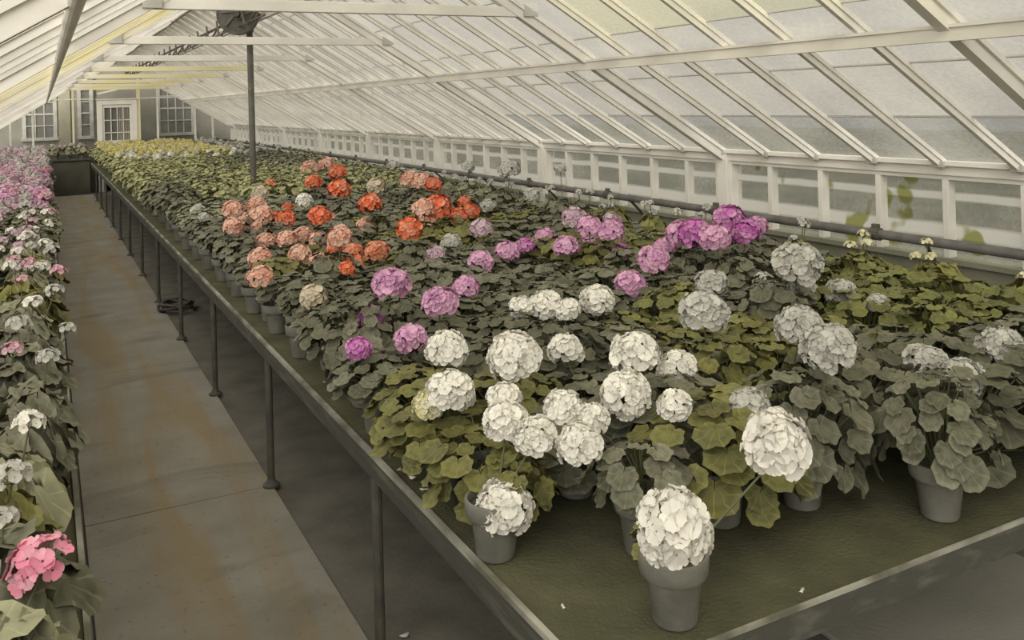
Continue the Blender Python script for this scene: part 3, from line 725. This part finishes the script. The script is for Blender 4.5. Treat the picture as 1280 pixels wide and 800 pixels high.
# --- geraniums: the near two fifths of the big bench, in staggered rows
spots = [(1.298,1.715),(1.068,2.204),(2.285,1.745),(1.43,2.02),(2.00,2.00)]
GER = []
rowY = 2.42; r_i = 0
front = [(1.72,2.04),(2.58,1.86),(2.98,1.84),(3.34,1.86),(3.68,1.84),(1.72,2.30),(2.40,2.14),(2.78,2.14),(3.16,2.14),(3.52,2.14)]
for s_ in spots+front: GER.append([s_[0], s_[1], 0, []])
while rowY < 9.3:
    r_i += 1
    n = 10
    for c_i in range(n):
        x = 1.115 + c_i*.285 + (.05 if r_i % 2 else 0) + (rnd.uniform(-.03,.03) if c_i else rnd.uniform(-.015,.02))
        yy = rowY + rnd.uniform(-.03,.03)
        if abs(x-2.0) < .11 and abs(yy-9.9) < .12: continue
        GER.append([min(x, 3.80), yy, r_i, []])
    rowY += .285
for h in HEADS:
    if h[1] > 9.35: continue
    # the stalk may lean, so a flower belongs to the nearest pot, slightly behind it
    best = min(GER, key=lambda g: (g[0]-h[0])**2 + (g[1]-h[1]-.02)**2 + .01*len(g[3]))
    best[3].append(h)
def leaf_kind(x, y):
    n = math.sin(x*2.3+1.1)*math.cos(y*1.9) + rnd.uniform(-.6,.6)
    if y < 3.0: return 'o' if (x < 1.45 or n > .35) else ('g' if n > -.4 else 'd')
    if 2.1 < x < 2.6 and 2.2 < y < 3.4: return 'l' if n > 0 else 'o'
    if y < 5.2: return 'g' if n > -.2 else ('o' if x > 2.6 else 'd')
    if y < 7.2: return 'o' if n > .25 else 'g'
    return 's' if n > .1 else 'g'
counts = {}
cols_per_row = {}
for gi, g_ in enumerate(GER):
    x, y, row, hs = g_
    lm = leaf_kind(x, y)
    hz = max([h[2] for h in hs], default=None)
    zs = .74 + rnd.uniform(-.1,.12)
    if hz: zs = max(.55, min(1.1, (hz-.07-BZ-.14)/.30))
    if row == 0 and gi < 2: lm = 'o'
    if x > 3.1 and 2.2 < y < 3.3 and row > 0: lm = 'l'; zs = .86
    form = 'geranium'; fs = (1.0+rnd.uniform(-.06,.1), 1.0+rnd.uniform(-.06,.1), zs)
    if gi == 0: form = 'trailing'; fs = (.62,.62,.7)
    if gi == 1: form = 'trailing'; fs = (.85,.85,.9)
    if gi == 3: form = 'trailing'; fs = (1.15,1.15,1.0); lm = 'g'
    if gi == 2: fs = (.9,.9,1.0); lm = 'g'
    if row == 0 and gi >= 5: fs = (1.2,1.2,.85)
    if row > 0 and x < 1.2: fs = (fs[0]*.92, fs[1]*.92, fs[2])
    t = plant('potted_geranium', x, y, BZ, form, lm, fs, rnd)
    
    if gi == 0:
        for c_ in C.objects:
            if c_.parent == t and c_.name.startswith('foliage'): c_.location = (.02, .06, .12)
    if gi == 1:
        for c_ in C.objects:
            if c_.parent == t and c_.name.startswith('foliage'): c_.location = (.08, .05, .10)
    fo = [c_ for c_ in t.children if c_.name.startswith('foliage')]
    if y < 3.0 and gi > 3: fo[0].location.z = .075; fo[0].scale = (fs[0]*1.12, fs[1]*1.12, fs[2]*1.2)
    if row > 0 and x < 1.2 and y > 4.3: fo[0].location = (.04, 0, .18); fo[0].scale = (.82, .86, fs[2]*.85)
    for k, h in enumerate(hs):
        kind = 'big' if h[1] < 3.8 else 'fine'
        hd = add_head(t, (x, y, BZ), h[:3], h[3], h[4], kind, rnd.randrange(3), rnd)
        if gi == 0: hd.scale = (h[3], h[3], h[3]*1.22)
    key = row; cols_per_row[key] = cols_per_row.get(key, 0)+1; ci = cols_per_row[key]
    where = f'{ORD[row+1]} row from bench front, {ORD[ci-1]} from rail' if row > 0 else None
    if hs:
        cs = []
        for h in hs:
            if COLN[h[4]] not in cs: cs.append(COLN[h[4]])
        nh = {1:'one',2:'two',3:'three',4:'four',5:'five',6:'six'}.get(len(hs),'several')
        desc = f'geranium, {nh} {" and ".join(cs[:2])} bloom' + ('s' if len(hs) > 1 else '')
    else: desc = f'flowerless {LEAFN[lm]} geranium'
    if row == 0:
        lab = {0:'geranium in clay pot nearest the bench end under the biggest white bloom',1:'clay pot at the rail corner with one low white bloom over its rim',2:'geranium in large clay pot close to the front edge, beside bare bench',3:'low trailing round-leaved geranium between the two front corner pots',4:'geranium in half-hidden clay pot between the bare front corner and its neighbour'}.get(gi)
        if lab is None: lab = f'{desc}, {"front" if gi < 10 else "second"} row, {ORD[(gi-5)%5]} past corner'
    else: lab = f'{desc}, {where}'
    tag(t, lab, 'potted plant', 'potted geraniums on the wide bench')

# --- bushy green plants in the middle stretch, nothing tells them apart
rY = 9.55; i = 0
far_heads = [h for h in HEADS if h[1] > 9.35]
GRN = []
while rY < 15.7:
    i += 1
    for c_i in range(8):
        x = 1.16 + c_i*.36 + (.08 if i % 2 else 0) + rnd.uniform(-.04,.04); y = rY+rnd.uniform(-.05,.05)
        if abs(x-2.0) < .13 and abs(y-9.9) < .13: x += .16
        GRN.append([min(x, 3.76), y, i, c_i, []])
    rY += .35
for h in far_heads: min(GRN, key=lambda g: (g[0]-h[0])**2 + (g[1]-h[1])**2)[4].append(h)
for x, y, ri, ci, hs in GRN:
    n = math.sin(x*1.7)*math.cos(y*.9)+rnd.uniform(-.5,.5)
    lm = 'f' if (x < 2.6 and n > -.5) or n > .45 else ('s' if n > -.35 else 'g')
    if hs:
        t = plant('potted_geranium', x, y, BZ, 'geranium', 'g', (1.15,1.15,1.1), rnd)
        for h in hs: add_head(t, (x, y, BZ), h[:3], h[3], h[4], 'mid', rnd.randrange(3), rnd)
        cs = COLN[hs[0][4]]
        tag(t, f'geranium with {cs} bloom among green plants, {ORD[ri-1]} row of them, {ORD[ci]} across', 'potted plant', 'far geraniums among the green plants')
    else:
        t = plant('leafy_plant', x, y, BZ, 'bushy', lm, (1.05,1.05,1.0+rnd.uniform(-.12,.15)), rnd, pot=(ci < 2))
        tag(t, 'bushy green plant without flowers in the middle stretch of the wide bench', 'potted plant', 'bushy green plants on the wide bench')
# --- yellow and cream flowers at the far end
rY = 15.9; i = 0
while rY < 23.95:
    i += 1
    for c_i in range(7):
        x = 1.20 + c_i*.41 + (.08 if i % 2 else 0) + rnd.uniform(-.05,.05); y = rY+rnd.uniform(-.06,.06)
        yellow = x < 3.1 and y > 17.0 and not (x < 1.5 and y < 17.6)
        t = plant('yellow_flowered_plant' if yellow else 'pale_flowered_plant', min(x, 3.72), y, BZ, 'bushy', 'f' if x < 2.9 else 'g', (1.15,1.15,.95), rnd, pot=(c_i == 0))
        nh = 6 if yellow else (rnd.choice((2,3,4)) if x < 2.4 else rnd.choice((0,1,2)))
        for k in range(nh):
            a = k*2.4+rnd.uniform(-.4,.4); rr = rnd.uniform(.03,.18)
            c_ = rnd.choice('GGGGY') if yellow else (rnd.choice('WKY') if x < 2.9 else 'K')
            add_head(t, (0,0,0), (rr*math.cos(a), rr*math.sin(a), .45+rnd.uniform(-.02,.06)), rnd.uniform(.075,.11), c_, 'mid', rnd.randrange(2), rnd)
        if yellow: tag(t, 'yellow-flowered plant massed at the far end of the wide bench', 'potted plant', 'yellow-flowered plants at the far end')
        else: tag(t, 'leafy plant with a few pale flowers at the far end of the wide bench', 'potted plant', 'pale-flowered plants at the far end')
    rY += .40

# --- primulas with small ringed flowers at the wall edge of the wide bench
prim = []
y = 2.45; k = 0
PW = []
while y < 9.2:
    PW.append((3.98, y)); y += .46
for k, (x, y) in enumerate(PW):
    t = plant('ringed_primula', x-.15, y, BZ, 'primula', 'o' if y < 6 else 's', (1.05,1.05,1.25), rnd, ps=1.25)
    for q in range(3):
        a = rnd.uniform(0,6.28); rr = rnd.uniform(.02,.12)
        add_head(t, (0,0,0), (rr*math.cos(a), rr*math.sin(a), .40+rnd.uniform(0,.10)), rnd.uniform(.055,.075), 'K' if y > 3.8 else 'Y', 'small', q % 2, rnd)
    tag(t, f'primula with small pale ringed flowers along the wall side, {ORD[k]} from the bench front', 'potted plant', 'primulas along the wall side')

# --- left bench: primulas and cinerarias
rY = 1.55; i = 0
while rY < 23.9:
    i += 1
    stepY = .30 if rY < 8 else .36
    for c_i in range(3 if rY > 3 else 2):
        x = -.10 - c_i*.31 + rnd.uniform(-.03,.03) + (.0 if i % 2 else -.03); y = rY+rnd.uniform(-.04,.04)
        near = y < 7.2
        lm = rnd.choice('ggsso') if near else rnd.choice('sg')
        t = plant('primula', x, y, BZ, 'primula' if near else 'bushy', lm, (1.05,1.05,1.2) if near else (.95,.95,.85), rnd, pot=(c_i == 0))
        if y < 3.2: pal, nh = 'KW', (1 if c_i == 0 and i in (3, 4, 5) else 0)
        elif y < 5.2: pal, nh = 'KBKW', rnd.choice((1,2))
        elif y < 9.2: pal, nh = 'KWWLB', rnd.choice((2,3,4))
        elif y < 15: pal, nh = 'BLPLBK', 5
        else: pal, nh = 'LKLK', 4
        cs = []
        for q in range(nh):
            a = q*2.4+rnd.uniform(-.5,.5); rr = rnd.uniform(.02,.15); col = rnd.choice(pal); cs.append(COLN[col])
            zt = (.38 if near else .40)+rnd.uniform(-.02,.07)
            add_head(t, (0,0,0), (rr*math.cos(a), rr*math.sin(a), zt), rnd.uniform(.065,.10) if y < 9.2 else rnd.uniform(.10,.14), col, 'small' if y < 9.2 else 'mid', q % 2, rnd)
        if i == 2 and c_i == 0:
            add_head(t, (x, y, BZ), (-.03, 2.10, 1.11), .13, 'H', 'small', 0, rnd)
            tag(t, 'primula with one bright rose pink cluster, on narrow bench closest to the path start', 'potted plant', 'primulas on the narrow bench')
            continue
        if y < 9.2:
            what = (' and '.join(sorted(set(cs))[:2])+' flowers') if cs else 'leaves only'
            tag(t, f'primula with {what}, narrow bench, {ORD[i-1]} row, {("by path", "second in", "third in")[c_i]}', 'potted plant', 'primulas on the narrow bench')
        elif y < 17: tag(t, 'pink-flowered primula in the pink mass on the narrow bench', 'potted plant', 'pink mass on the narrow bench')
        else: tag(t, 'pale-flowered primula at the far end of the narrow bench', 'potted plant', 'pale primulas at the far end')
    rY += stepY
# a few on the bench across the end of the path
for k in range(3):
    t = plant('primula', .25+k*.28, 24.65, .90, 'primula', 's', (1,1,1), rnd)
    for q in range(4): add_head(t, (0,0,0), (rnd.uniform(-.1,.1), rnd.uniform(-.1,.1), .30+rnd.uniform(0,.05)), .10, 'LK'[q % 2], 'mid', 0, rnd)
    tag(t, f'pale primula on the dark bench closing the path, {("near the pink side", "middle one", "near the wide bench")[k]}', 'potted plant', 'primulas on the closing bench')

# --- fallen petals
def petal(x, y, z, s, rz, lab):
    mb = MB(); n = 10
    mb.v.append((0,0,.004))
    for k in range(n):
        a = 2*PI*k/n; mb.v.append((s*math.cos(a)*(1+.1*math.sin(2*a)), s*.65*math.sin(a), .002+.004*math.sin(a*2+1)))
    for k in range(n): mb.face((0, 1+k, 1+(k+1)%n))
    o = mb.build('fallen_petal', PET['W'], smooth=True); o.location = (x, y, z); o.rotation_euler.z = rz
    sm = o.modifiers.new('thickness', 'SOLIDIFY'); sm.thickness = .0012
    tag(o, lab, 'petal', 'fallen petals')
petal(1.03, 2.85, BZ+.012, .013, .5, 'white fallen petal on the bench rail, uppermost of the rail petals')
petal(1.045, 2.77, BZ+.012, .015, 1.9, 'white fallen petal beside the rail, close to the olive leaves')
petal(1.06, 2.70, BZ-.006, .017, 2.6, 'larger crumpled white fallen petal just inside the rail')
petal(1.10, 1.90, BZ-.006, .010, 1.2, 'tiny white petal on bare bench between the corner pots')
petal(1.175, 3.25, .006, .02, 0, 'white fallen petal on the dark floor under the bench')
petal(1.65, 1.66, BZ-.006, .012, .3, 'small white petal on bare bench right of the biggest bloom')
